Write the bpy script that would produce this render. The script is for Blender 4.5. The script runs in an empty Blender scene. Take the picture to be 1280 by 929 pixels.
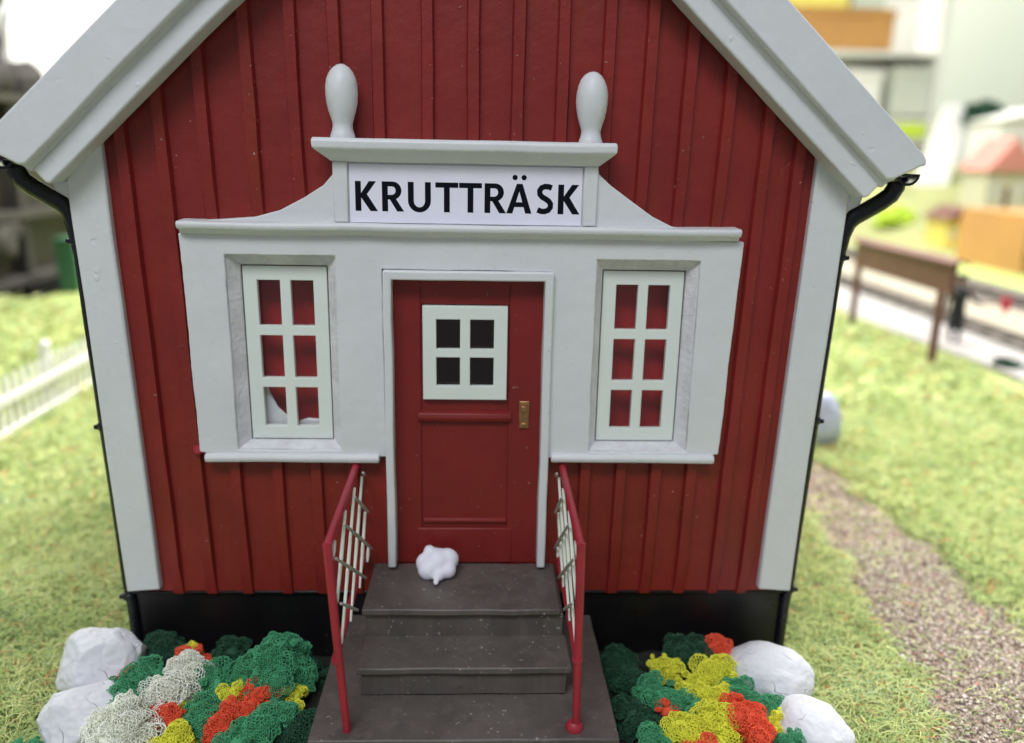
import bpy, bmesh, math, random
from mathutils import Vector, Matrix, noise
R = math.radians
random.seed(7)
sc = bpy.context.scene
col = sc.collection

# ---------------------------------------------------------------- camera
# one unit = one centimetre of the model
cam = bpy.data.cameras.new('camera')
cam.sensor_width = 36.0
cam.lens = 28.875
cam.clip_start = 0.1
cam.clip_end = 2000
cam.dof.use_dof = True
cam.dof.focus_distance = 7.75
cam.dof.aperture_fstop = 0.20
camo = bpy.data.objects.new('camera', cam)
camo.location = (0.1568, -8.1002, 5.4646)
camo.rotation_euler = (R(74.9993), R(-1.1026), R(-2.0200))
col.objects.link(camo)
sc.camera = camo

# ---------------------------------------------------------------- world and lamps (indoor exhibition hall)
w = bpy.data.worlds.new('World'); sc.world = w; w.use_nodes = True
bg = w.node_tree.nodes['Background']
bg.inputs[0].default_value = (0.88, 0.94, 1.0, 1); bg.inputs[1].default_value = 0.29

def area(name, loc, target, sx, sy, power, colr):
    l = bpy.data.lights.new(name, 'AREA'); l.shape = 'RECTANGLE'; l.size = sx; l.size_y = sy
    l.energy = power; l.color = colr
    o = bpy.data.objects.new(name, l); o.location = loc
    d = Vector(target) - Vector(loc)
    o.rotation_euler = d.to_track_quat('-Z', 'Y').to_euler()
    col.objects.link(o)
area('ceiling_lamp_front', (-6.5, -22, 31), (0, 0, 2), 22, 9, 8300, (0.92, 0.955, 1.0))
area('ceiling_lamp_back', (8, 27, 44), (5, 21, 0), 40, 26, 57000, (1.0, 0.98, 0.94))
area('added_hall_wall_light', (0, 80, 95), (0, 119, 25), 160, 20, 260000, (1.0, 1.0, 0.94))  # added light that brightens the hall wall, not a known ceiling lamp

sc.view_settings.view_transform = 'Standard'
sc.view_settings.look = 'None'
sc.view_settings.exposure = 0.0
sc.view_settings.gamma = 1.0
try:
    sc.cycles.use_denoising = True
    sc.cycles.max_bounces = 8
except Exception:
    pass

# ---------------------------------------------------------------- materials
def nt(name):
    m = bpy.data.materials.new(name); m.use_nodes = True
    t = m.node_tree
    return m, t, t.nodes['Principled BSDF']
def N(t, typ, **k):
    n = t.nodes.new(typ)
    for a, b in k.items(): setattr(n, a, b)
    return n
def coords(t, scale=1.0, sc3=None):
    tc = N(t, 'ShaderNodeTexCoord'); mp = N(t, 'ShaderNodeMapping')
    t.links.new(tc.outputs['Object'], mp.inputs[0])
    mp.inputs['Scale'].default_value = sc3 if sc3 else (scale,)*3
    return mp.outputs[0]
def noise_n(t, vec, scale, detail=4, rough=.6):
    n = N(t, 'ShaderNodeTexNoise'); n.inputs['Scale'].default_value = scale
    n.inputs['Detail'].default_value = detail; n.inputs['Roughness'].default_value = rough
    t.links.new(vec, n.inputs['Vector']); return n.outputs['Fac']
def ramp(t, fac, stops):
    r = N(t, 'ShaderNodeValToRGB'); e = r.color_ramp.elements
    while len(e) > 1: e.remove(e[-1])
    e[0].position = stops[0][0]; e[0].color = tuple(stops[0][1]) + (1,)
    for p, c in stops[1:]:
        x = e.new(p); x.color = tuple(c) + (1,)
    t.links.new(fac, r.inputs[0]); return r.outputs[0]
def mix(t, fac, a, b):
    m = N(t, 'ShaderNodeMix', data_type='RGBA')
    if hasattr(fac, 'is_linked') or hasattr(fac, 'links'): t.links.new(fac, m.inputs['Factor'])
    else: m.inputs['Factor'].default_value = fac
    for s, v in (('A', a), ('B', b)):
        i = [q for q in m.inputs if q.name == s and q.type == 'RGBA'][0]
        if isinstance(v, (tuple, list)): i.default_value = tuple(v) + (1,)
        else: t.links.new(v, i)
    return [q for q in m.outputs if q.type == 'RGBA'][0]
def mul(c, k): return tuple(min(1, x*k) for x in c)
def paint(name, c, rough=.45, var=.12, bump=.15, vscale=1.2, dust=None, dirt=None, bscale=14, spec=.4, streak=None, dscale=20, pits=False, scr=None, dirtk=.35, dth=.705):
    m, t, p = nt(name)
    v = coords(t)
    f = noise_n(t, v, vscale, 5)
    cc = ramp(t, f, [(.3, mul(c, 1-var)), (.7, mul(c, 1+var))])
    if dirt:
        g = noise_n(t, v, 5.5, 8, .7)
        gm = ramp(t, g, [(.60, (0, 0, 0)), (.74, (1, 1, 1))])
        m2 = N(t, 'ShaderNodeMath', operation='MULTIPLY'); t.links.new(gm, m2.inputs[0]); m2.inputs[1].default_value = dirtk
        cc = mix(t, m2.outputs[0], cc, dirt)
    if streak:
        g = noise_n(t, coords(t, sc3=(9, 9, .8)), 1.0, 5, .6)
        gm = ramp(t, g, [(.5, (0, 0, 0)), (.72, (1, 1, 1))])
        m2 = N(t, 'ShaderNodeMath', operation='MULTIPLY'); t.links.new(gm, m2.inputs[0]); m2.inputs[1].default_value = .5
        cc = mix(t, m2.outputs[0], cc, streak)
    if dust:
        sp = noise_n(t, v, dscale, 3, .5)
        dm = ramp(t, sp, [(dth, (0, 0, 0)), (dth+.035, (1, 1, 1))])
        g = noise_n(t, v, 1.9, 3); gm = ramp(t, g, [(.44, (0, 0, 0)), (.58, (1, 1, 1))])
        m2 = N(t, 'ShaderNodeMath', operation='MULTIPLY'); t.links.new(dm, m2.inputs[0]); t.links.new(gm, m2.inputs[1])
        m3 = N(t, 'ShaderNodeMath', operation='MULTIPLY'); t.links.new(m2.outputs[0], m3.inputs[0]); m3.inputs[1].default_value = .6
        cc = mix(t, m3.outputs[0], cc, dust)
    if scr:
        g = noise_n(t, coords(t, sc3=(1.2, 2.6, 2.0)), 1.6, 2, .5)
        gm = ramp(t, g, [(.488, (0, 0, 0)), (.497, (1, 1, 1)), (.506, (0, 0, 0))])
        g2 = noise_n(t, v, 2.2, 2); gm2 = ramp(t, g2, [(.52, (0, 0, 0)), (.6, (1, 1, 1))])
        m2 = N(t, 'ShaderNodeMath', operation='MULTIPLY'); t.links.new(gm, m2.inputs[0]); t.links.new(gm2, m2.inputs[1])
        cc = mix(t, m2.outputs[0], cc, scr)
    t.links.new(cc, p.inputs['Base Color'])
    rr = noise_n(t, v, 6, 4)
    mr = N(t, 'ShaderNodeMapRange'); t.links.new(rr, mr.inputs[0])
    mr.inputs[3].default_value = rough - .12; mr.inputs[4].default_value = rough + .15
    t.links.new(mr.outputs[0], p.inputs['Roughness'])
    p.inputs['Specular IOR Level'].default_value = spec
    if bump:
        b = N(t, 'ShaderNodeBump'); b.inputs['Strength'].default_value = bump; b.inputs['Distance'].default_value = .03
        hh = noise_n(t, v, bscale, 6, .55)
        if pits:
            pn = noise_n(t, v, 7.5, 1, .4); pm = ramp(t, pn, [(.17, (0, 0, 0)), (.21, (.5, .5, .5)), (.775, (.5, .5, .5)), (.81, (1, 1, 1))])
            ad = N(t, 'ShaderNodeMath', operation='MULTIPLY_ADD'); t.links.new(pm, ad.inputs[0]); ad.inputs[1].default_value = 1.6; t.links.new(hh, ad.inputs[2]); hh = ad.outputs[0]
        t.links.new(hh, b.inputs['Height'])
        t.links.new(b.outputs[0], p.inputs['Normal'])
    return m
M = {}
M['red'] = paint('red_wall_paint', (.215, .0175, .0145), .40, .2, .30, .9, dust=(.55, .38, .34), streak=(.20, .028, .009), dirt=(.10, .006, .010), bscale=7, pits=True)
M['red_door'] = paint('red_door_paint', (.195, .0145, .013), .4, .12, .12, 1.5, dust=(.5, .4, .35), bscale=7)
M['red_rail'] = paint('red_rail_paint', (.36, .022, .04), .35, .15, .1, 3)
M['red_room'] = paint('red_shell', (.42, .016, .018), .6, .15, .1)
M['white'] = paint('white_trim_paint', (.665, .675, .695), .42, .035, .30, 1.1, dirt=(.52, .51, .48), bscale=6, pits=True)
M['reveal'] = paint('grimy_white_paint', (.66, .655, .68), .5, .14, .5, 4, dirt=(.34, .26, .28), bscale=16, streak=(.52, .47, .54))
M['frame'] = paint('window_frame_plastic', (.72, .77, .73), .4, .02, .04, 2)
M['paper'] = paint('sign_paper', (.80, .78, .90), .7, .03, .06, 3, bscale=30)
M['ink'] = paint('black_ink', (.006, .006, .012), .85, .1, 0, spec=.1)
M['black'] = paint('black_plastic', (.008, .007, .008), .30, .2, .08, 2, dust=(.10, .09, .085))
M['pipe'] = paint('black_pipe_plastic', (.008, .008, .012), .25, .1, .05)
M['step'] = paint('dark_step_plastic', (.105, .088, .080), .42, .28, .12, 1.6, dust=(.50, .47, .44), dirt=(.030, .026, .022), bscale=12, dscale=24, dirtk=.6, dth=.665, pits=True, streak=(.17, .135, .12))
M['riser'] = M['step']
M['brass'] = paint('brass', (.40, .22, .10), .35, .3, .3, 9)
M['brass'].node_tree.nodes['Principled BSDF'].inputs['Metallic'].default_value = .7
M['lattice'] = paint('cream_lattice_paint', (.80, .82, .72), .45, .04, .08)
M['lattice_grey'] = paint('grey_lattice_paint', (.42, .41, .38), .5, .1, .1)
M['roof'] = paint('roof_dark', (.05, .045, .045), .6, .2, .2)
M['dark'] = paint('dark_interior', (.02, .008, .008), .8, .1, 0)
M['stone'] = paint('whitewashed_stone', (.74, .74, .79), .75, .06, .5, 2.5, dirt=(.38, .36, .40), bscale=5, scr=(.06, .05, .05))
M['bluestone'] = paint('pale_blue_stone', (.55, .58, .78), .7, .06, .4, 2.5, bscale=5)
M['lump'] = paint('white_clay', (.82, .81, .90), .65, .03, .4, 3, bscale=7)
M['soil'] = paint('shaded_bed_soil', (.018, .020, .014), .9, .6, .8, 7)  # soil darkened: the shade under the flowers is put into its colour
M['brown'] = paint('brown_wood', (.15, .062, .052), .55, .15, .1)
M['figure'] = paint('dark_coat', (.018, .020, .022), .6, .1, 0)
M['skin'] = paint('skin', (.30, .17, .12), .6, .05, 0)
M['redflag'] = paint('red_flag_cloth', (.80, .06, .09), .6, .05, 0)
M['orange'] = paint('orange_board', (.52, .27, .09), .6, .12, 0, .3)
M['yellow'] = paint('yellow_board', (.80, .66, .16), .6, .1, 0, .3)
M['lime'] = paint('lime_board', (.62, .80, .08), .6, .1, 0, .3)
M['pale'] = paint('pale_board', (.80, .80, .76), .6, .06, 0, .3)
M['greybox'] = paint('grey_green_board', (.58, .61, .54), .6, .1, 0, .3)
M['pink'] = paint('pink_red_roof', (.62, .26, .22), .6, .1, 0, .5)
M['darkcab'] = paint('dark_brown_wood', (.030, .026, .017), .6, .5, .1, .5)
M['darkcab2'] = paint('dark_grey_fabric', (.05, .045, .040), .8, .5, .3, .6)
M['green_bin'] = paint('green_box_card', (.04, .13, .065), .6, .15, 0, .5)
M['hallfloor'] = paint('hall_floor', (.12, .11, .10), .7, .1, 0, .05)
M['wallpaint'] = paint('hall_wall_paint', (.80, .83, .72), .9, .03, 0, .05)
M['platform'] = paint('platform_grey', (.36, .34, .33), .8, .12, .3, 1.0, dirt=(.26, .24, .23))
M['ballast'] = paint('ballast', (.20, .17, .15), .9, .35, 1, 3, dirt=(.12, .10, .09))
M['sand'] = paint('pale_sand', (.36, .32, .25), .9, .2, .5, 1.5)
M['rail'] = paint('rail_steel', (.10, .085, .08), .4, .2, 0)
M['bark'] = paint('bark', (.06, .05, .04), .8, .2, .3)
M['needles'] = paint('dark_needles', (.025, .035, .025), .8, .3, 0)
M['foliage'] = paint('dull_green_foliage', (.03, .09, .05), .8, .3, 0)
M['cream'] = paint('cream_wall', (.62, .60, .44), .8, .1, 0, .4)
M['meadow'] = paint('layout_meadow', (.31, .32, .14), .9, .2, .5, .4, dirt=(.42, .36, .2))

def foam(name, c):
    m, t, p = nt(name)
    v = coords(t); f = noise_n(t, v, 9, 5, .7)
    t.links.new(ramp(t, f, [(.3, mul(c, .75)), (.5, c), (.7, mul(c, 1.35))]), p.inputs['Base Color'])
    p.inputs['Roughness'].default_value = .75
    return m
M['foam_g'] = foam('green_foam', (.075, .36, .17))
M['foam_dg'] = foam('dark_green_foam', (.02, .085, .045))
M['foam_w'] = foam('white_foam', (.92, .93, .80))
M['foam_r'] = foam('red_foam', (.92, .115, .05))
M['foam_y'] = foam('yellow_foam', (.84, .84, .07))

def glass_mat():
    m, t, p = nt('window_glass')
    out = t.nodes['Material Output']
    g = N(t, 'ShaderNodeBsdfGlossy'); g.inputs['Roughness'].default_value = .08
    tr = N(t, 'ShaderNodeBsdfTransparent'); mx = N(t, 'ShaderNodeMixShader'); mx.inputs[0].default_value = .028
    t.links.new(tr.outputs[0], mx.inputs[1]); t.links.new(g.outputs[0], mx.inputs[2]); t.links.new(mx.outputs[0], out.inputs[0])
    return m
M['glass'] = glass_mat()
def emit_mat(name, c, s):
    m, t, p = nt(name)
    p.inputs['Base Color'].default_value = tuple(c)+(1,)
    p.inputs['Emission Color'].default_value = tuple(c)+(1,); p.inputs['Emission Strength'].default_value = s
    return m
M['daylight'] = emit_mat('daylit_window_glass', (1.0, 1.0, .90), 1.15)

def ground_mat():
    m, t, p = nt('meadow_turf')
    v = coords(t)
    a = noise_n(t, v, .55, 6, .65); b = noise_n(t, v, 5.5, 8, .75)
    c1 = ramp(t, a, [(.3, (.30, .40, .12)), (.5, (.40, .48, .15)), (.7, (.46, .52, .18))])
    c2 = ramp(t, b, [(.30, (.15, .13, .07)), (.45, (.36, .44, .14)), (.68, (.52, .58, .25))])
    t.links.new(mix(t, .55, c1, c2), p.inputs['Base Color'])
    p.inputs['Roughness'].default_value = .95; p.inputs['Specular IOR Level'].default_value = .1
    bm_ = N(t, 'ShaderNodeBump'); bm_.inputs['Distance'].default_value = .08; bm_.inputs['Strength'].default_value = .8
    t.links.new(b, bm_.inputs['Height']); t.links.new(bm_.outputs[0], p.inputs['Normal'])
    return m
M['ground'] = ground_mat()
def attr_mat(name, stops, rough=.8):
    m, t, p = nt(name)
    a = N(t, 'ShaderNodeAttribute'); a.attribute_name = 'tone'
    t.links.new(ramp(t, a.outputs['Fac'], stops), p.inputs['Base Color'])
    p.inputs['Roughness'].default_value = rough; p.inputs['Specular IOR Level'].default_value = .25
    return m
M['fibre'] = attr_mat('grass_fibre', [(0, (.15, .22, .09)), (.22, (.29, .40, .15)), (.42, (.43, .53, .19)), (.62, (.57, .62, .24)), (.82, (.70, .70, .34)), (.93, (.24, .46, .24)), (.965, (.66, .27, .12)), (1, (.50, .12, .06))])
M['pebble'] = attr_mat('gravel_grain', [(0, (.16, .125, .105)), (.25, (.33, .26, .21)), (.6, (.48, .395, .33)), (.85, (.60, .53, .45)), (.96, (.78, .74, .68)), (1, (.5, .10, .08))])
M['pathbase'] = paint('gravel_base', (.33, .25, .20), .95, .35, 1, 5, dirt=(.2, .15, .12))

# ---------------------------------------------------------------- helpers
def link(o, parent=None):
    col.objects.link(o)
    if parent is not None: o.parent = parent
    return o
def mk(name, bm, mat, parent=None, bevel=0.0, seg=2, smooth=True, ang=40):
    bmesh.ops.recalc_face_normals(bm, faces=bm.faces[:])
    me = bpy.data.meshes.new(name); bm.to_mesh(me); bm.free()
    for mm in (mat if isinstance(mat, (list, tuple)) else [mat]): me.materials.append(mm)
    o = bpy.data.objects.new(name, me)
    if smooth:
        for p in me.polygons: p.use_smooth = True
        try: me.set_sharp_from_angle(angle=R(ang))
        except Exception: pass
    link(o, parent)
    if bevel:
        b = o.modifiers.new('bevel', 'BEVEL'); b.width = bevel; b.segments = seg; b.limit_method = 'ANGLE'; b.angle_limit = R(30)
        b.harden_normals = False
    return o
def tag(o, label=None, cat=None, group=None, kind=None):
    if label: o['label'] = label
    if cat: o['category'] = cat
    if group: o['group'] = group
    if kind: o['kind'] = kind
    return o
def empty(name, loc, rz=0, label=None, cat=None, group=None):
    o = bpy.data.objects.new(name, None); o.location = loc; o.rotation_euler = (0, 0, rz); o.empty_display_size = .2
    col.objects.link(o); return tag(o, label, cat, group)
def box(bm, x0, x1, y0, y1, z0, z1):
    v = [bm.verts.new(p) for p in ((x0,y0,z0),(x1,y0,z0),(x1,y1,z0),(x0,y1,z0),(x0,y0,z1),(x1,y0,z1),(x1,y1,z1),(x0,y1,z1))]
    for f in ((0,1,2,3),(4,5,6,7),(0,1,5,4),(1,2,6,5),(2,3,7,6),(3,0,4,7)): bm.faces.new([v[i] for i in f])
    return v
def boxbm(*a):
    bm = bmesh.new(); box(bm, *a); return bm
def prism(bm, pts, y0, y1):
    """polygon in x-z, extruded along y"""
    a = [bm.verts.new((x, y0, z)) for x, z in pts]; b = [bm.verts.new((x, y1, z)) for x, z in pts]
    n = len(pts); bm.faces.new(a); bm.faces.new(b[::-1])
    for i in range(n): bm.faces.new((a[i], b[i], b[(i+1) % n], a[(i+1) % n]))
def prismbm(pts, y0, y1):
    bm = bmesh.new(); prism(bm, pts, y0, y1); return bm
def xprism(bm, pts, x0, x1):
    """polygon in y-z, extruded along x"""
    a = [bm.verts.new((x0, y, z)) for y, z in pts]; b = [bm.verts.new((x1, y, z)) for y, z in pts]
    n = len(pts); bm.faces.new(a); bm.faces.new(b[::-1])
    for i in range(n): bm.faces.new((a[i], b[i], b[(i+1) % n], a[(i+1) % n]))
def tube(bm, pts, r, n=10, sq=False):
    pts = [Vector(p) for p in pts]; rings = []
    rs = r if isinstance(r, (list, tuple)) else [r]*len(pts)
    up = None
    for i, p in enumerate(pts):
        if i == 0: d = pts[1]-p
        elif i == len(pts)-1: d = p-pts[i-1]
        else: d = (pts[i+1]-p).normalized() + (p-pts[i-1]).normalized()
        d.normalize()
        if up is None:
            up = Vector((0, 0, 1)) if abs(d.z) < .9 else Vector((1, 0, 0))
        a = d.cross(up).normalized(); b = a.cross(d).normalized(); up = b
        rings.append([bm.verts.new(p + rs[i]*(math.cos(2*math.pi*k/n + (math.pi/n if sq else 0))*a + math.sin(2*math.pi*k/n + (math.pi/n if sq else 0))*b)) for k in range(n)])
    for i in range(len(rings)-1):
        for k in range(n): bm.faces.new((rings[i][k], rings[i][(k+1) % n], rings[i+1][(k+1) % n], rings[i+1][k]))
    bm.faces.new(rings[0][::-1]); bm.faces.new(rings[-1])
def lathe(bm, prof, n=28, c=(0, 0, 0)):
    rings = []
    for r_, z in prof: rings.append([bm.verts.new((c[0]+r_*math.cos(2*math.pi*k/n), c[1]+r_*math.sin(2*math.pi*k/n), c[2]+z)) for k in range(n)])
    for i in range(len(rings)-1):
        for k in range(n): bm.faces.new((rings[i][k], rings[i][(k+1) % n], rings[i+1][(k+1) % n], rings[i+1][k]))
    bm.faces.new(rings[0][::-1]); bm.faces.new(rings[-1])
def plate(xs, zs, skip, y0, y1, warp=None):
    """plate in the x-z plane with rectangular openings"""
    bm = bmesh.new()
    def W(x, z): return warp(x, z) if warp else (x, z)
    F = {}; B = {}
    for i, x in enumerate(xs):
        for j, z in enumerate(zs):
            a, c = W(x, z); F[i, j] = bm.verts.new((a, y0, c)); B[i, j] = bm.verts.new((a, y1, c))
    solid = lambda i, j: 0 <= i < len(xs)-1 and 0 <= j < len(zs)-1 and not any(s[0] <= (xs[i]+xs[i+1])/2 <= s[1] and s[2] <= (zs[j]+zs[j+1])/2 <= s[3] for s in skip)
    for i in range(len(xs)-1):
        for j in range(len(zs)-1):
            if not solid(i, j): continue
            bm.faces.new((F[i,j], F[i+1,j], F[i+1,j+1], F[i,j+1])); bm.faces.new((B[i,j], B[i,j+1], B[i+1,j+1], B[i+1,j]))
            if not solid(i-1, j): bm.faces.new((F[i,j], F[i,j+1], B[i,j+1], B[i,j]))
            if not solid(i+1, j): bm.faces.new((F[i+1,j], B[i+1,j], B[i+1,j+1], F[i+1,j+1]))
            if not solid(i, j-1): bm.faces.new((F[i,j], B[i,j], B[i+1,j], F[i+1,j]))
            if not solid(i, j+1): bm.faces.new((F[i,j+1], F[i+1,j+1], B[i+1,j+1], B[i,j+1]))
    for v in [v for v in bm.verts if not v.link_faces]: bm.verts.remove(v)
    return bm
def roughen(bm, amp, scale, seed=0):
    for v in bm.verts:
        q = v.co*scale + Vector((seed*3.1, seed*1.7, seed))
        v.co += Vector((noise.noise(q), noise.noise(q+Vector((9, 0, 0))), noise.noise(q+Vector((0, 9, 0)))))*amp
def cut(bm, n=1, maxlen=.5):
    for _ in range(n):
        e = [e for e in bm.edges if e.calc_length() > maxlen]
        if e: bmesh.ops.subdivide_edges(bm, edges=e, cuts=1, use_grid_fill=True)

# ================================================================ SETTING
def G(x, y): return 0.0
bm = bmesh.new()
v = [bm.verts.new(p) for p in ((-16.2, -5.2, -.15), (90, -5.2, -.15), (90, 90, -.15), (-16.2, 90, -.15))]; bm.faces.new(v)
tag(mk('ground', bm, M['ground']), kind='structure')
tag(mk('hall_floor', boxbm(-190, 190, -120, 118, -92, -90), M['hallfloor']), kind='structure')

# gravel path
pl = [(4.3, -3.2), (4.7, -1.3), (5.02, .6), (5.2, 2.4), (5.35, 4.1), (5.45, 5.6), (5.5, 7.2), (4.9, 9)]
pr_ = [(7.1, -3.2), (7.05, -1.3), (6.98, .6), (7.0, 2.4), (6.95, 4.1), (6.9, 5.6), (6.6, 7.6), (5.9, 9.6)]
def path_x(y, tab):
    for a, b in zip(tab, tab[1:]):
        if a[1] <= y <= b[1]: return a[0] + (b[0]-a[0])*(y-a[1])/(b[1]-a[1])
    return None
bm = bmesh.new()
A = []; B = []
for k in range(90):
    y = -3.2 + k*.13
    l_, r_ = path_x(y, pl), path_x(y, pr_)
    if l_ is None or r_ is None: break
    A.append(bm.verts.new((l_+.18+.16*noise.noise(Vector((y*1.7, 1, 0))), y, -.138))); B.append(bm.verts.new((r_-.18+.16*noise.noise(Vector((y*1.7, 8, 0))), y, -.138)))
for i in range(len(A)-1): bm.faces.new((A[i], B[i], B[i+1], A[i+1]))
tag(mk('gravel_path', bm, M['pathbase']), kind='structure')

# platform and track bed behind, right
def strip(name, pts, z0, z1, mat):
    bm = bmesh.new()
    a = [bm.verts.new((x, y, z0)) for x, y in pts]; b = [bm.verts.new((x, y, z1)) for x, y in pts]
    n = len(pts); bm.faces.new(b)
    for i in range(n): bm.faces.new((a[i], a[(i+1) % n], b[(i+1) % n], b[i]))
    return tag(mk(name, bm, mat), kind='structure')
strip('platform_pavement', [(13.9, -10), (16.1, -10), (16.3, 14), (15.9, 30), (15.6, 90), (12.4, 90), (13.1, 24), (14.3, 13)], -.16, .0, M['platform'])
strip('track_ballast', [(16.3, -10), (24.5, -10), (24.5, 90), (15.9, 90), (16.1, 30), (16.5, 14)], -.155, -.13, M['ballast'])
strip('sand_strip', [(18.2, -10), (20.6, -10), (20.8, 25), (21.5, 90), (18.0, 90), (17.9, 20)], -.14, -.10, M['sand'])
bm = bmesh.new()
for s in range(60): box(bm, 16.15, 17.95, s*1.2-8, s*1.2-7.6, -.14, -.09)
tr = empty('railway_track', (0, 0, 0), 0, 'dark steel railway track running past the grey platform', 'railway track')
for k in (16.5, 17.6): mk('rail', boxbm(k-.04, k+.04, -9, 62, -.09, .06), M['rail'], tr)
mk('sleepers', bm, M['bark'], tr)
tr2 = empty('railway_track', (5.1, 0, 0), 0, 'dark steel railway track beyond the pale sand strip', 'railway track')
bm = bmesh.new()
for s in range(60): box(bm, 16.15, 17.95, s*1.2-8, s*1.2-7.6, -.14, -.09)
for k in (16.5, 17.6): mk('rail', boxbm(k-.04, k+.04, -9, 62, -.09, .06), M['rail'], tr2)
mk('sleepers', bm, M['bark'], tr2)
# rising scenery at the back right
bm = bmesh.new()
nx, ny = 40, 24; g = {}
for i in range(nx+1):
    for j in range(ny+1):
        x = 25 + i*1.6; y = 38 + j*1.4
        t = max(0, (y-40)/24.0); z = -.2 + 5.2*min(1, t)**1.1 + .5*noise.noise(Vector((x*.2, y*.2, 0)))*min(1, t*3)
        t2 = min(1, max(0, (x-26)/6)); z = -.2 + (z+.2)*t2
        g[i, j] = bm.verts.new((x, y, z - (0.05 if j == 0 else 0)))
for i in range(nx):
    for j in range(ny): bm.faces.new((g[i,j], g[i+1,j], g[i+1,j+1], g[i,j+1]))
tag(mk('hill', bm, M['meadow']), kind='structure')
# hall wall far behind, with two daylit windows
tag(mk('hall_wall', boxbm(-190, 190, 118, 120, -91, 140), M['wallpaint']), kind='structure')
def hall_window(x0, x1, z0, z1, label):
    e = empty('hall_window', ((x0+x1)/2, 117.5, z0), 0, label, 'window', None)
    hw, h = (x1-x0)/2, z1-z0
    mk('window_glass', boxbm(-hw, hw, .0, .3, 0, h), M['daylight'], e)
    bm = bmesh.new()
    for a in (-hw-1, hw): box(bm, a, a+1, -.3, .4, -1, h+1)
    box(bm, -hw, hw, -.3, .4, -1, -.0); box(bm, -hw, hw, -.3, .4, h, h+1)
    mk('window_frame', bm, M['pale'], e)
hall_window(-66, -28, 8, 60, 'bright daylit hall window above the dark cabinet')
hall_window(50, 64, 18, 60, 'bright daylit hall window above the white shelf rack')

# ================================================================ STATION HOUSE
H = empty('station_house', (0, 0, 0), 0, 'red model railway station house with white porch front, carved white trim and a name sign', 'model house')
def hw(z): return 3.585 + .030*(z-.8)          # the hand-made walls flare a little
GZ = lambda x: 8.525 - .913*abs(x)             # inner edge of the bargeboards

# wall with openings; the vertical battens belong to its surface
xs = [-3.3, -2.24, -1.32, -.74, .80, 1.34, 2.24, 3.3]
zs = [.80, 1.13, 2.5, 4.26, 4.40, 5.3]
holes = [(-2.24, -1.32, 2.5, 4.40), (1.34, 2.24, 2.5, 4.40), (-.74, .80, 1.13, 4.26)]
def wall_warp(x, z):
    if abs(x) > 3.2: return (math.copysign(hw(z)-.06, x), z)
    return (x, z)
bm = plate(xs, zs, holes, 0.0, .30, wall_warp)
prism(bm, [(-hw(5.3)+.06, 5.3), (hw(5.3)-.06, 5.3), (3.35, 5.75), (0, 8.8), (-3.35, 5.75)], 0.0, .30)
def batten(bm, x0, z0, z1, wv=.068):
    lean = .010*x0
    n = max(2, int((z1-z0)/.35)); pv = None
    for k in range(n+1):
        z = z0 + (z1-z0)*k/n
        x = x0 + lean*(z-2.5)*.9 + .008*noise.noise(Vector((x0*5, z*1.3, 0)))
        ww = wv*(1 + .12*noise.noise(Vector((x0*7, z*2, 4)))); d = .062 + .010*noise.noise(Vector((x0*3, z*2, 9)))
        if k == 0: d = .02
        ring = [bm.verts.new(p) for p in ((x-ww, .01, z), (x-ww*.72, -d, z), (x+ww*.72, -d, z), (x+ww, .01, z))]
        if pv:
            for q in range(4): bm.faces.new((pv[q], pv[(q+1) % 4], ring[(q+1) % 4], ring[q]))
        else: bm.faces.new(ring)
        pv = ring
    bm.faces.new(pv[::-1])
for x0 in (-3.12, -2.76, -2.37, -1.94, -1.54, -1.16, -.78, -.34, .07, .47, .87, 1.28, 1.66, 2.03, 2.41, 2.80, 3.13):
    top = min(GZ(x0*1.03)+.1, 8.3)
    if abs(x0) < .9: segs = [(4.76, top)]
    elif abs(x0) < 2.65: segs = [(.775, 2.40), (4.70, top)]
    else: segs = [(.775, top)]
    for a, b in segs: batten(bm, x0, a, b)
wall = mk('wall', bm, M['red'], H, ang=50)
mk('side_wall', boxbm(-3.56, -3.36, .301, 7.0, .80, 5.6), M['red'], H)
mk('side_wall', boxbm(3.36, 3.56, .301, 7.0, .80, 5.6), M['red'], H)
mk('back_wall', prismbm([(-3.36, .8), (3.36, .8), (3.36, 5.5), (0, 8.6), (-3.36, 5.5)], 6.8, 7.0), M['red'], H)
mk('floor', boxbm(-3.36, 3.36, .301, 6.8, .82, 1.1), M['dark'], H)
# plinth
bm = boxbm(-3.60, 3.565, .035, 7.02, -.3, .797); roughen(bm, .01, 1)
mk('foundation', bm, M['black'], H, bevel=.03)
mk('foundation_ledge', boxbm(-3.59, 3.56, .0, .03, .755, .790), M['black'], H, bevel=.012)
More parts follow.
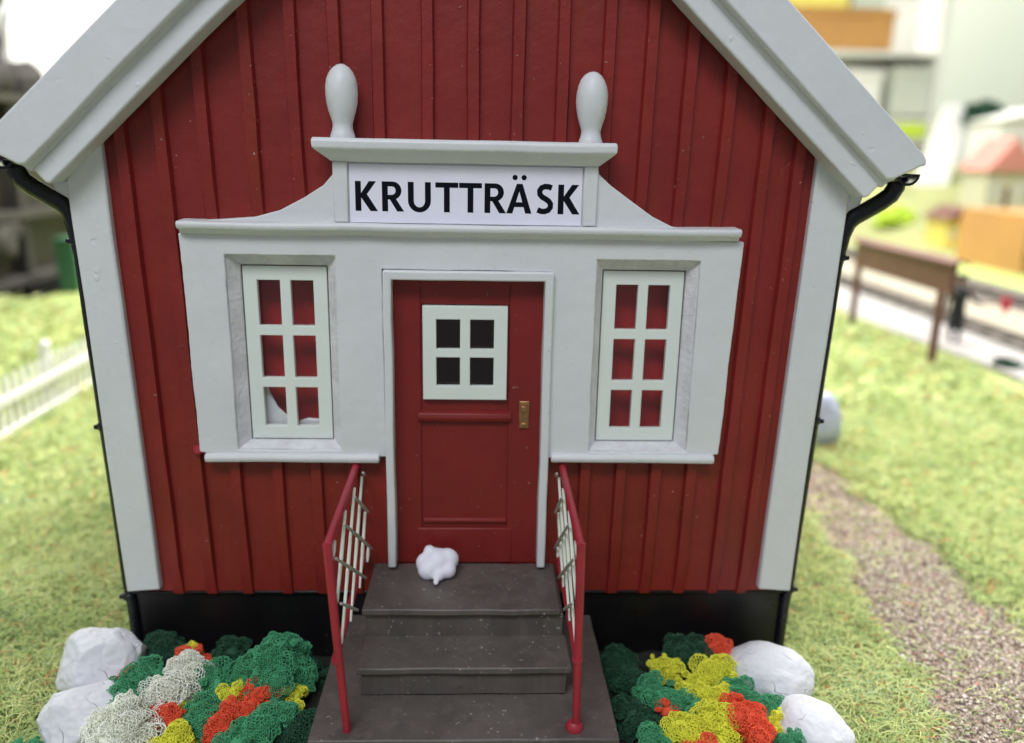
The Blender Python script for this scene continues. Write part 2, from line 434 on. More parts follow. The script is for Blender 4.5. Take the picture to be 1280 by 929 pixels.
# roof
def mx(pts, s): return [(x*s, z) for x, z in pts]
for s in (-1, 1):
    mk('roof', prismbm(mx([(0, 9.33), (4.17, 5.46), (4.17, 5.36), (3.9, 5.30), (0, 8.95)], s), -.2, 7.4), M['roof'], H)
    lo = [(0, 8.525), (3.73, 5.12), (3.755, 5.10), (3.80, 5.12), (3.895, 5.235), (0, 8.80)]
    cv = [(0, 8.80), (3.895, 5.235), (3.915, 5.25), (0, 8.90)]
    up = [(0, 8.86), (3.885, 5.275), (3.95, 5.27), (4.08, 5.335), (4.20, 5.395), (4.245, 5.40), (4.25, 5.44), (4.215, 5.50), (0, 9.385)]
    bm = prismbm(mx(lo, s), -.335, -.05)
    for e in range(5): cut(bm, 1, .5)
    roughen(bm, .012, 1.3, s)
    b = mk('bargeboard', bm, M['white'], H, bevel=.022, seg=3)
    # cove between the two boards: a sloping face from the lower board out to the upper one
    bm = bmesh.new()
    prof = [(.035, -.336), (.075, -.342), (.10, -.36), (.115, -.39), (.122, -.42), (.150, -.42), (.150, -.2), (.035, -.2)]
    a0 = Vector((0, 8.80-.075)); a1 = Vector((3.895-.01, 5.235-.055))
    dd = (a1-a0).normalized(); nn = Vector((-dd.y, dd.x))
    if nn.y < 0: nn = -nn
    r0 = [bm.verts.new((s*(a0.x+nn.x*p), y, a0.y+nn.y*p)) for p, y in prof]; r1 = [bm.verts.new((s*(a1.x+nn.x*p), y, a1.y+nn.y*p)) for p, y in prof]
    bm.faces.new(r0); bm.faces.new(r1[::-1])
    for i in range(len(prof)): bm.faces.new((r0[i], r1[i], r1[(i+1) % len(prof)], r0[(i+1) % len(prof)]))
    mk('cove_moulding', bm, M['white'], b)
    bm = prismbm(mx(up, s), -.445, -.12)
    for e in range(5): cut(bm, 1, .5)
    roughen(bm, .014, 1.1, s+5)
    mk('cover_board', bm, M['white'], b, bevel=.03, seg=3)
    # boxed eave return under the boards
    mk('eave_box', prismbm(mx([(3.40, 5.44), (3.74, 5.125), (3.80, 5.14), (3.90, 5.2), (3.86, 5.02), (3.735, 4.95), (3.40, 5.0)], s), -.045, .25), M['white'], H, bevel=.015)
    # corner board
    pts = []
    for z in (.83, 1.6, 2.4, 3.2, 4.0, 4.7, 5.1): pts.append((hw(z)+.015, z))
    pts += [(3.72, 5.15), (3.38, 5.50)]
    for z in (5.2, 4.7, 4.0, 3.2, 2.4, 1.6, .85): pts.append((hw(z)-.345, z))
    bm = prismbm(mx(pts, s), -.085, .32); roughen(bm, .012, 1.7, s+2)
    mk('corner_board', bm, M['white'], H, bevel=.02, seg=2)
    # gutter, downpipe
    bm = bmesh.new()
    n = 9; prof = [(4.17+.11*math.cos(math.pi+math.pi*k/n), 5.33+.11*math.sin(math.pi+math.pi*k/n)) for k in range(n+1)]
    prof += [(x*1, z) for x, z in [(4.17+.085*math.cos(math.pi+math.pi*k/n), 5.33+.085*math.sin(math.pi+math.pi*k/n)) for k in range(n, -1, -1)]]
    prism(bm, mx(prof, s), -.30, 7.3)
    gt = mk('gutter', bm, M['pipe'], H)
    bm = bmesh.new()
    P = [(4.17, .02, 5.30), (4.17, .02, 5.20), (4.13, .03, 5.12), (4.05, .05, 5.05), (3.83, .10, 4.90), (3.79, .12, 4.84), (3.755, .13, 4.72)]
    P = [(x, y-.1, z) for x, y, z in P] + [(hw(z)+.045 + .008*noise.noise(Vector((z, s, 0))), .05, z) for z in (4.4, 3.8, 3.2, 2.6, 2.0, 1.4, .9)] + [(3.60, .03, .6), (3.585, .03, -.1)]
    tube(bm, [(x*s, y, z) for x, y, z in P], [.085]*5 + [.08, .075] + [.058]*9, 12)
    dp = mk('downpipe', bm, M['pipe'], H)
    for z in ((4.5, 2.78, .80) if s > 0 else (4.55, 2.66, .72)):
        bm = bmesh.new(); tube(bm, [(s*(hw(z)+.045), .05, z-.035), (s*(hw(z)+.045), .05, z+.035)], .078, 12)
        box(bm, min(s*(hw(z)+.08), s*(hw(z)+.145)), max(s*(hw(z)+.08), s*(hw(z)+.145)), .0, .05, z-.025, z+.02)
        mk('pipe_clip', bm, M['pipe'], dp, bevel=.01)

# white porch front: one plate with two window openings and the doorway
xs = [-2.74, -2.30, -1.25, -.80, .85, 1.29, 2.31, 2.72]
zs = [2.40, 2.47, 4.46, 4.335, 4.66]; zs = sorted(zs)
holes = [(-2.30, -1.25, 2.47, 4.46), (1.29, 2.31, 2.47, 4.46), (-.80, .85, 2.40, 4.335)]
def pw(x, z):
    if x < -2.7: return (-2.685-.014*(z-2.4), z + (.045 if z < 2.43 else 0))
    if x > 2.7: return (2.65+.030*(z-2.4), z + (.045 if z < 2.43 else 0))
    return (x, z)
bm = plate(xs, zs, holes, -.125, -.002, pw)
cut(bm, 3, .35); roughen(bm, .010, 2.0, 3)
cut(bm, 3, .10); roughen(bm, .0045, 11, 6)
porch = mk('porch_front', bm, M['white'], H, bevel=.022, seg=3, ang=50)
bm = bmesh.new(); bmesh.ops.create_icosphere(bm, subdivisions=3, radius=.05, matrix=Matrix.Translation((-2.70, -.10, 2.47)) @ Matrix.Diagonal((1.2, .6, .9, 1))); roughen(bm, .03, 14, 2)
mk('paint_smear', bm, M['red_rail'], H)
# base and top mouldings
def bar(name, x0, x1, prof, parent, mat=None, sd=0, bev=.012):
    bm = bmesh.new(); n = max(2, int(abs(x1-x0)/.25))
    for k in range(n+1):
        x = x0+(x1-x0)*k/n
        r = [bm.verts.new((x, y + .006*noise.noise(Vector((x*2, y, sd))), z + .010*noise.noise(Vector((x*1.3, z, sd+4))))) for y, z in prof]
        if k == 0: bm.faces.new(r)
        else:
            for q in range(len(prof)): bm.faces.new((pv[q], pv[(q+1) % len(prof)], r[(q+1) % len(prof)], r[q]))
        pv = r
    bm.faces.new(pv[::-1])
    return mk(name, bm, mat or M['white'], parent, bevel=bev, seg=2)
bar('sill_moulding', -2.63, -.868, [(-.002, 2.35), (-.17, 2.355), (-.185, 2.40), (-.165, 2.44), (-.1, 2.445), (-.002, 2.42)], H, sd=1)
bar('sill_moulding', .90, 2.60, [(-.002, 2.36), (-.17, 2.365), (-.185, 2.41), (-.165, 2.45), (-.1, 2.455), (-.002, 2.43)], H, sd=2)
bar('cornice', -2.70, 2.66, [(-.002, 4.63), (-.15, 4.655), (-.17, 4.685), (-.225, 4.705), (-.24, 4.745), (-.225, 4.775), (-.002, 4.782)], H, sd=3)
# pediment: swooping shoulders and middle panel
sw = [(-2.62, 4.772), (-2.3, 4.79), (-2.0, 4.815), (-1.75, 4.885), (-1.52, 5.005), (-1.33, 5.125), (-1.235, 5.235), (-1.235, 5.36), (1.255, 5.36), (1.27, 5.27), (1.39, 5.165), (1.60, 5.02), (1.80, 4.885), (2.0, 4.79), (2.1, 4.772)]
mk('pediment', prismbm(sw, -.125, -.002), M['white'], H, bevel=.016)
for x0, x1 in ((-1.238, -1.10), (1.125, 1.258)): mk('pilaster', boxbm(x0, x1, -.165, -.12, 4.783, 5.345), M['white'], H, bevel=.014)
# pediment shelf
def shelf():
    bm = bmesh.new()
    pf = [(-.002, 5.345, 0), (-.17, 5.345, 0), (-.30, 5.45, .135), (-.315, 5.47, .15), (-.315, 5.53, .15), (-.29, 5.555, .14), (-.002, 5.56, .14)]
    a = [bm.verts.new((-1.245-d, y, z)) for y, z, d in pf]; b = [bm.verts.new((1.26+d, y, z)) for y, z, d in pf]
    bm.faces.new(a); bm.faces.new(b[::-1])
    for i in range(len(pf)): bm.faces.new((a[i], a[(i+1) % len(pf)], b[(i+1) % len(pf)], b[i]))
    return bm
bm = shelf(); cut(bm, 3, .35); roughen(bm, .007, 2.5, 8)
mk('pediment_shelf', bm, M['white'], H, bevel=.010)
for i, (fx, tilt) in enumerate(((-1.125, 0), (1.165, 0))):
    bm = bmesh.new()
    pf = [(.112, 5.53), (.114, 5.57), (.104, 5.60), (.094, 5.63), (.089, 5.665), (.092, 5.69), (.106, 5.735), (.125, 5.79), (.139, 5.86), (.146, 5.94), (.143, 6.01), (.131, 6.07), (.108, 6.125), (.078, 6.165), (.04, 6.19), (.012, 6.197)]
    lathe(bm, [(r, z) for r, z in pf], 28, (fx, -.17, 0 if i == 0 else -.015)); roughen(bm, .006, 6, i)
    mk('finial', bm, M['white'], H, ang=70)
# sign
sg = mk('name_sign', boxbm(-1.085, 1.110, -.142, -.127, 4.786, 5.325), M['paper'], H)
def lettering():
    bm = bmesh.new(); cnt = [0]
    def P(pts):
        cnt[0] += 1; y = -.1425 - .0002*(cnt[0] % 5)
        f = [bm.verts.new((x, y, z)) for x, z in pts]; bm.faces.new(f)
    def quadstrip(a, b):
        for i in range(len(a)-1): P([a[i], a[i+1], b[i+1], b[i]])
    S = 2.106/838.0; X0 = -1.034; Z0 = 4.893
    def T(u, x, y): return (X0 + (u-195+x)*S, Z0 + y*S*1.0 + 0*.0)
    def poly(u, pts): P([T(u, x, y) for x, y in pts])
    def arc(u, cx, cy, rx, ry, wd, a0, a1, n=14):
        o = []; i_ = []
        for k in range(n+1):
            a = R(a0+(a1-a0)*k/n)
            o.append(T(u, cx+rx*math.cos(a), cy+ry*math.sin(a))); i_.append(T(u, cx+(rx-wd)*math.cos(a), cy+(ry-wd*.85)*math.sin(a)))
        quadstrip(o, i_)
    def K(u):
        poly(u, [(0, 0), (22, 0), (22, 110), (0, 110)]); poly(u, [(22, 54), (42, 60), (79, 110), (52, 110), (22, 66)])
        poly(u, [(22, 62), (44, 62), (84, 0), (56, 0), (22, 50)])
    def Rr(u):
        poly(u, [(0, 0), (22, 0), (22, 110), (0, 110)]); poly(u, [(22, 92), (40, 92), (40, 110), (22, 110)]); poly(u, [(22, 44), (40, 44), (40, 61), (22, 61)])
        arc(u, 40, 77, 33, 33, 22, 90, -90); poly(u, [(28, 46), (50, 50), (82, 0), (56, 0)])
    def U(u):
        poly(u, [(0, 40), (22, 40), (22, 110), (0, 110)]); poly(u, [(64, 40), (86, 40), (86, 110), (64, 110)]); arc(u, 43, 41, 43, 43, 22, 180, 360)
    def Tt(u):
        poly(u, [(0, 91), (86, 91), (86, 110), (0, 110)]); poly(u, [(32, 0), (54, 0), (54, 92), (32, 92)])
    def Ae(u):
        poly(u, [(0, 0), (23, 0), (57, 110), (38, 110)]); poly(u, [(72, 0), (96, 0), (60, 110), (40, 110)]); poly(u, [(20, 24), (78, 24), (73, 42), (25, 42)])
        for cx in (31, 65): P([T(u, cx+10*math.cos(R(a)), 133+10*math.sin(R(a))) for a in range(0, 360, 30)])
    def Ss(u):
        c = [(60, 97), (48, 101), (34, 102), (21, 97), (14, 86), (15, 73), (24, 63), (37, 56), (49, 48), (56, 38), (56, 25), (48, 14), (34, 9), (20, 10), (7, 15)]
        c = [Vector(p) for p in c]; o = []; i_ = []
        for k, p in enumerate(c):
            d = (c[min(k+1, len(c)-1)]-c[max(k-1, 0)]).normalized(); nn = Vector((-d.y, d.x))*10.5
            o.append(T(u, *(p+nn))); i_.append(T(u, *(p-nn)))
        quadstrip(o, i_)
    K(195); Rr(295); U(392); Tt(495); Tt(584); Rr(680); Ae(763); Ss(874); K(958)
    return bm
bm = lettering()
mk('lettering', bm, M['ink'], sg, smooth=False)

# windows
def window(cx, x0, x1, curtain):
    z0, z1 = 2.545, 4.335
    e_ = 1 if cx > 0 else -1
    W_ = x1-x0; Hh = z1-z0
    sb = .165*W_; mm = .125*W_; pwid = (W_-2*sb-mm)/2
    px_ = [x0, x0+sb, x0+sb+pwid, x0+sb+pwid+mm, x1-sb, x1]
    rb = [0, .078, .078+.257, .078+.257+.055, .078+.257+.055+.247, .078+.257+.110+.247, .925, 1.0]
    pz = sorted([z1-q*Hh for q in rb])
    holes = []
    for a, b in ((px_[1], px_[2]), (px_[3], px_[4])):
        for c, d in ((pz[1], pz[2]), (pz[3], pz[4]), (pz[5], pz[6])): holes.append((a, b, c, d))
    bm = plate(px_, pz, holes, .03, .10)
    wdw = mk('window', bm, M['frame'], H, bevel=.006)
    # splayed reveal from the porch face back to the frame
    ox0, ox1, oz0, oz1 = (-2.301, -1.249, 2.469, 4.461) if cx < 0 else (1.289, 2.311, 2.469, 4.461)
    bm = bmesh.new()
    def ring(a, b, c, d, y): return [bm.verts.new(p) for p in ((a, y, c), (b, y, c), (b, y, d), (a, y, d))]
    gp = .012
    r0 = ring(ox0, ox1, oz0, oz1, -.095); r1 = ring(x0-gp, x1+gp, z0-gp, z1+gp, .02); r2 = ring(x0-gp, x1+gp, z0-gp, z1+gp, .14); r3 = ring(ox0, ox1, oz0, oz1, .14)
    for a, b in ((r0, r1), (r1, r2), (r2, r3), (r3, r0)):
        for i in range(4): bm.faces.new((a[i], a[(i+1) % 4], b[(i+1) % 4], b[i]))
    mk('reveal', bm, M['reveal'], wdw, bevel=.01)
    mk('glass', boxbm(x0+.03, x1-.03, .102, .108, z0+.03, z1-.03), M['glass'], wdw)
    # red inner shell of the building close behind the glass
    bm = boxbm(x0-.2, x1+.2, .30, .34, z0-.2, z1+.1)
    mk('inner_shell', bm, M['red_room'], wdw)
    if curtain:
        bm = bmesh.new(); pr0 = [(x0+.12, z0+.62), (x0+.17, z0+.45), (x0+.24, z0+.30), (x0+.33, z0+.21), (x0+.42, z0+.17), (x0+.42, z0+.05), (x0+.1, z0+.05)]
        prism(bm, pr0, .15, .19); prism(bm, [(x0+.45, z0+.05), (x0+.45, z0+.15), (x0+.55, z0+.18), (x0+.7, z0+.17), (x0+.7, z0+.05)], .15, .19)
        mk('curtain', bm, M['white'], wdw, bevel=.02)
window(-1, -2.185, -1.362, True)
window(1, 1.382, 2.195, False)

# door
bm = plate([-.72, -.425, .435, .79], [1.13, 2.995, 3.975, 4.255], [(-.425, .435, 2.995, 3.975)], .012, .09)
door = mk('door', bm, M['red_door'], H, bevel=.012)
mk('ledge', (lambda b: (xprism(b, [(.012, 2.74), (-.035, 2.76), (-.05, 2.80), (-.035, 2.845), (.012, 2.87)], -.475, .485), b)[1])(bmesh.new()), M['red_door'], door, bevel=.006)
mk('ledge', (lambda b: (xprism(b, [(.012, 1.60), (-.012, 1.61), (-.022, 1.635), (-.012, 1.66), (.012, 1.67)], -.43, .45), b)[1])(bmesh.new()), M['red_door'], door, bevel=.004)
bm = bmesh.new()
for a in ((-.715, -.445, -.012, .013, 1.14, 4.24), (.455, .785, -.012, .013, 1.14, 4.24)): box(bm, *a)
mk('stile', bm, M['red_door'], door, bevel=.010)
mk('kick_board', boxbm(-.50, .515, -.022, .011, 1.145, 1.555), M['red_door'], door, bevel=.012)
x0, x1, z0, z1 = -.42, .43, 3.0, 3.97
px_ = [x0, x0+.135, x0+.375, x0+.475, x0+.715, x1]; pz = [z0, z0+.145, z0+.445, z0+.530, z0+.835, z1]
bm = plate(px_, pz, [(px_[a], px_[a+1], pz[c], pz[c+1]) for a in (1, 3) for c in (1, 3)], -.045, .02)
dw = mk('door_window', bm, M['frame'], door, bevel=.006)
mk('glass', boxbm(x0+.02, x1-.02, .025, .032, z0+.02, z1-.02), M['glass'], dw)
mk('dark_room_board', boxbm(-.6, .6, 1.6, 1.7, 2.2, 3.5), M['red_room'], dw)
bm = boxbm(.565, .668, -.030, .012, 2.69, 2.985)
bm2 = bm; box(bm2, .585, .65, -.075, -.031, 2.88, 2.94); box(bm2, .59, .645, -.07, -.031, 2.73, 2.76)
cut(bm2, 2, .06); roughen(bm2, .008, 22, 1)
mk('handle', bm2, M['brass'], door, bevel=.008)
bm = plate([-.795, -.712, .782, .868], [1.17, 4.245, 4.335], [(-.712, .782, 1.0, 4.245)], -.185, .05)
cut(bm, 3, .4); roughen(bm, .010, 1.9, 4)
mk('door_frame', bm, M['white'], H, bevel=.016, seg=3)
bm = plate([-.85, -.79, .862, .90], [1.17, 4.33, 4.36], [(-.79, .862, 1.0, 4.33)], -.14, -.001)
bm.free()

# steps
ST = mk('steps', boxbm(-.94, 1.0, -.90, -.012, .52, 1.06), M['step'], H, bevel=.01)
def slab(x0, x1, y0, y1, z0, z1, sd):
    bm = boxbm(x0, x1, y0, y1, z0, z1); cut(bm, 3, .3); roughen(bm, .011, 2.6, sd); return bm
mk('tread', slab(-.965, .975, -.95, -.010, 1.065, 1.135, 1), M['step'], ST, bevel=.014)
mk('tread', slab(-.955, 1.04, -1.43, -.88, .745, .815, 2), M['step'], ST, bevel=.014)
mk('riser', slab(-.93, 1.0, -1.385, -.6, .50, .744, 3), M['step'], ST, bevel=.012)
mk('bottom_slab', slab(-1.315, 1.415, -2.0, .02, .37, .49, 4), M['step'], ST, bevel=.016)
mk('plinth_block', slab(-1.27, 1.37, -1.94, .02, -.3, .369, 5), M['step'], ST, bevel=.014)

# railings with diagonal lattice
def railing(s):
    xt = 1.015 if s > 0 else -1.09; xb = 1.045 if s > 0 else -.985
    Yp = -1.87
    bm = bmesh.new(); tube(bm, [(xt*1.02 if s < 0 else xt+.01, -.05, 2.30), (xt, Yp-.02, 2.285)], .038, 12)
    rl = mk('railing', bm, M['red_rail'], H, ang=60)
    bm = bmesh.new(); tube(bm, [(xt, Yp, 2.31), ((xt*.6+xb*.4), Yp, 1.5), (xb, Yp, .47)], [.040, .037, .035], 12)
    mk('post', bm, M['red_rail'], rl, ang=60)
    bm = bmesh.new(); tube(bm, [((xt*.6+xb*.4), Yp, 1.185), ((xt*.6+xb*.4), Yp, 1.225)], .046, 12); mk('collar', bm, M['red_rail'], rl)
    if s > 0:
        bm = bmesh.new(); lathe(bm, [(.075, 0), (.08, .04), (.065, .07), (.045, .09)], 18, (xb-.015, Yp+.01, .48)); roughen(bm, .012, 9, 3); mk('foot', bm, M['red_rail'], rl)
    xl = xt*.72+xb*.28
    bm = bmesh.new(); tube(bm, [(xl, -.06, 1.28), (xl, Yp, 1.22)], .034, 10); mk('lower_bar', bm, M['red_rail'], rl)
    # the lattice hangs on the inner side of the frame
    def fam(sign, xin, r_, mat, name, offs):
        bm = bmesh.new(); k_ = .70
        for c in offs:
            # z = c + sign*k*(y)
            pts = []
            for q in range(61):
                y = -1.83 + q*(1.75/60); z = c + sign*k_*y
                if 1.26 < z < 2.25: pts.append((y, z))
            if len(pts) < 3: continue
            a, b = pts[0], pts[-1]; mid = ((a[0]+b[0])/2, (a[1]+b[1])/2)
            def xx(z): return xt + (xb-xt)*(2.3-z)/1.81 - s*xin
            tube(bm, [(xx(p[1]), p[0], p[1]) for p in (a, mid, b)], [r_*.6, r_, r_*.75], 8)
        return mk(name, bm, mat, rl, ang=60)
    fam(+1, .022, .018, M['lattice'], 'lattice', [1.42+.40*i for i in range(6)])
    fam(-1, .052, .019, M['lattice_grey'], 'lattice_brace', [.45+.42*i for i in range(5)])
railing(-1); railing(1)

# ================================================================ THINGS ROUND THE HOUSE
# lump of white clay on the top step
bm = bmesh.new()
for c, r, sq in (((-.27, -.24, 1.27), .15, (1, 1, 1)), ((-.36, -.32, 1.23), .115, (1, 1, 1)), ((-.17, -.22, 1.29), .125, (1, .9, 1)), ((-.40, -.24, 1.26), .10, (1, 1, 1.1)), ((-.25, -.38, 1.20), .07, (1, 1, 1)), ((-.275, -.47, 1.165), .04, (.8, 1.4, .8)), ((-.36, -.19, 1.38), .06, (1, 1, 1)), ((-.16, -.32, 1.22), .09, (1, 1, 1))):
    m4 = Matrix.Translation(c) @ Matrix.Diagonal((sq[0], sq[1], sq[2], 1)); bmesh.ops.create_icosphere(bm, subdivisions=3, radius=r, matrix=m4)
o = mk('clay_lump', bm, M['lump'])
o.modifiers.new('remesh', 'REMESH').mode = 'VOXEL'; o.modifiers['remesh'].voxel_size = .018; o.modifiers['remesh'].use_smooth_shade = True
sm = o.modifiers.new('smooth', 'SMOOTH'); sm.factor = .5; sm.iterations = 5
tag(o, 'small white lump of clay lying on the top step before the door', 'clay lump')

# whitewashed stones
def stone(loc, r, sc3, rz, seed, mat, label, amp=.22, crease=0, tilt=0):
    bm = bmesh.new(); bmesh.ops.create_icosphere(bm, subdivisions=6, radius=1)
    rn = random.Random(seed*13); planes = [(Vector((rn.gauss(0, 1), rn.gauss(0, 1), rn.gauss(0, 1))).normalized(), rn.uniform(.80, .92)) for _ in range(13)]
    for v in bm.verts:
        n0 = v.co.normalized(); q = n0*1.1+Vector((seed*5.3, seed, 0))
        d = 1 + amp*noise.noise(q) + .05*noise.noise(n0*3+Vector((seed, 0, 0))) + .012*noise.noise(n0*11)
        if crease:
            for pn, ph in planes:
                k_ = n0.dot(pn)
                if k_ > .05: d = min(d, ph/k_ + .02*noise.noise(n0*3))
            d -= crease*max(0, .06-abs(noise.noise(n0*1.6+Vector((seed, 7, 1)))))
            d += .025*noise.noise(n0*6)
        v.co = n0*d*r
        v.co.x *= sc3[0]; v.co.y *= sc3[1]; v.co.z *= sc3[2]
    o = mk('white_stone', bm, mat, ang=80); o.location = loc; o.rotation_euler = (tilt, 0, rz)
    tag(o, label, 'stone'); return o
stone((-3.74, -.47, .20), .43, (1.12, .85, .95), R(25), 1, M['stone'], 'crumpled white stone touching the left corner of the house', .22, .42)
stone((-3.60, -1.24, .12), .42, (1.10, .95, .85), R(-10), 2, M['stone'], 'white stone with dark scratches in front of the crumpled one, left of the flower bed', .18, .22)
stone((3.22, -.66, .17), .40, (1.18, .85, .82), R(-12), 3, M['stone'], 'smooth egg-shaped white stone at the right corner of the house', .10)
stone((3.36, -1.52, .12), .38, (.92, 1.15, .88), R(15), 4, M['stone'], 'smooth white stone nearest the lower edge, right of the flower bed', .10)
stone((7.05, 7.5, .28), .50, (.85, .8, 1.25), R(0), 5, M['bluestone'], 'blurred pale blue-white stone standing on the grass behind the right corner', .14)

# flower beds of coloured foam
def bed(name, x0, x1, y0, y1, seed):
    bm = bmesh.new(); nx, ny = 40, 30; g = {}
    for i in range(nx+1):
        for j in range(ny+1):
            x = x0+(x1-x0)*i/nx; y = y0+(y1-y0)*j/ny
            e = min(i, nx-i, j, ny-j)/4.0; e = min(1, e)
            g[i, j] = bm.verts.new((x, y, -.142 + e*(.12 + .10*noise.noise(Vector((x*3, y*3, seed)))) ))
    for i in range(nx):
        for j in range(ny): bm.faces.new((g[i,j], g[i+1,j], g[i+1,j+1], g[i,j+1]))
    tag(mk(name, bm, M['soil']), kind='structure')
bed('bed_soil', -3.75, -1.0, -2.8, .5, 1); bed('bed_soil', 1.1, 3.45, -2.8, .5, 5)
def foam_ball(bm, c, r, rnd, sub):
    """open-cell foam crumb: a net with one polygon per vertex of a lumpy ball"""
    t = bmesh.new(); bmesh.ops.create_icosphere(t, subdivisions=sub, radius=1)
    off = Vector((rnd.uniform(0, 50), rnd.uniform(0, 50), rnd.uniform(0, 50)))
    sq = Vector((rnd.uniform(.8, 1.25), rnd.uniform(.8, 1.25), rnd.uniform(.75, 1.1)))
    for v in t.verts:
        n0 = v.co.normalized()
        d = 1 + .45*noise.noise(n0*2+off) + .25*noise.noise(n0*5+off) + rnd.uniform(-.06, .06)
        p = (n0 + Vector((rnd.uniform(-.05, .05), rnd.uniform(-.05, .05), rnd.uniform(-.05, .05))))*d*r
        v.co = Vector((p.x*sq.x, p.y*sq.y, p.z*sq.z)) + c
    t.faces.index_update(); t.faces.ensure_lookup_table()
    fc = [f.calc_center_median() + Vector((rnd.uniform(-1, 1), rnd.uniform(-1, 1), rnd.uniform(-1, 1)))*.005 for f in t.faces]
    cv_ = [bm.verts.new(q) for q in fc]
    for v in t.verts:
        if rnd.random() < .06: continue
        nn_ = (v.co-c).normalized(); ax = nn_.orthogonal().normalized(); bx = nn_.cross(ax)
        fs = sorted(v.link_faces, key=lambda f: math.atan2((fc[f.index]-v.co).dot(bx), (fc[f.index]-v.co).dot(ax)))
        try: bm.faces.new([cv_[f.index] for f in fs])
        except Exception: pass
    t.free()
    for v in [v for v in cv_ if not v.link_faces]: bm.verts.remove(v)
def clump(loc, r, key, label, group, seed):
    rnd = random.Random(seed); bm = bmesh.new(); core = bmesh.new()
    bmesh.ops.create_icosphere(core, subdivisions=3, radius=r*.5)
    n = 7 if r < .15 else int(11 + 90*(r-.15))
    for i in range(n):
        u = Vector((rnd.gauss(0, 1), rnd.gauss(0, 1), rnd.gauss(0, 1))).normalized()*r*(rnd.random()**.45)*.88
        u.z *= .75
        rr_ = min(.17, max(.055, r*rnd.uniform(.26, .52)))
        foam_ball(bm, u, rr_, rnd, 4 if rr_ > .155 else 3)
        bmesh.ops.create_icosphere(core, subdivisions=2, radius=rr_*.55, matrix=Matrix.Translation(u*.8))
    for _ in range(int(4+r*16)):                                     # loose crumbs on the surface
        u = Vector((rnd.gauss(0, 1), rnd.gauss(0, 1), abs(rnd.gauss(0, 1)))).normalized()*r*rnd.uniform(.80, .98); u.z *= .8
        foam_ball(bm, u, rnd.uniform(.018, .04), rnd, 2)
    roughen(core, .02, 9, seed)
    o = mk('foam_flower_clump', bm, M['foam_'+key], smooth=False)
    wf = o.modifiers.new('wire', 'WIREFRAME'); wf.thickness = .010; wf.use_even_offset = False; wf.use_replace = True
    mk('sponge_core', core, M['foam_'+key], o, smooth=False)
    o.location = loc; tag(o, label, 'foam flowers', group)
LB, RB = 'foam flowers in the left bed', 'foam flowers in the right bed'
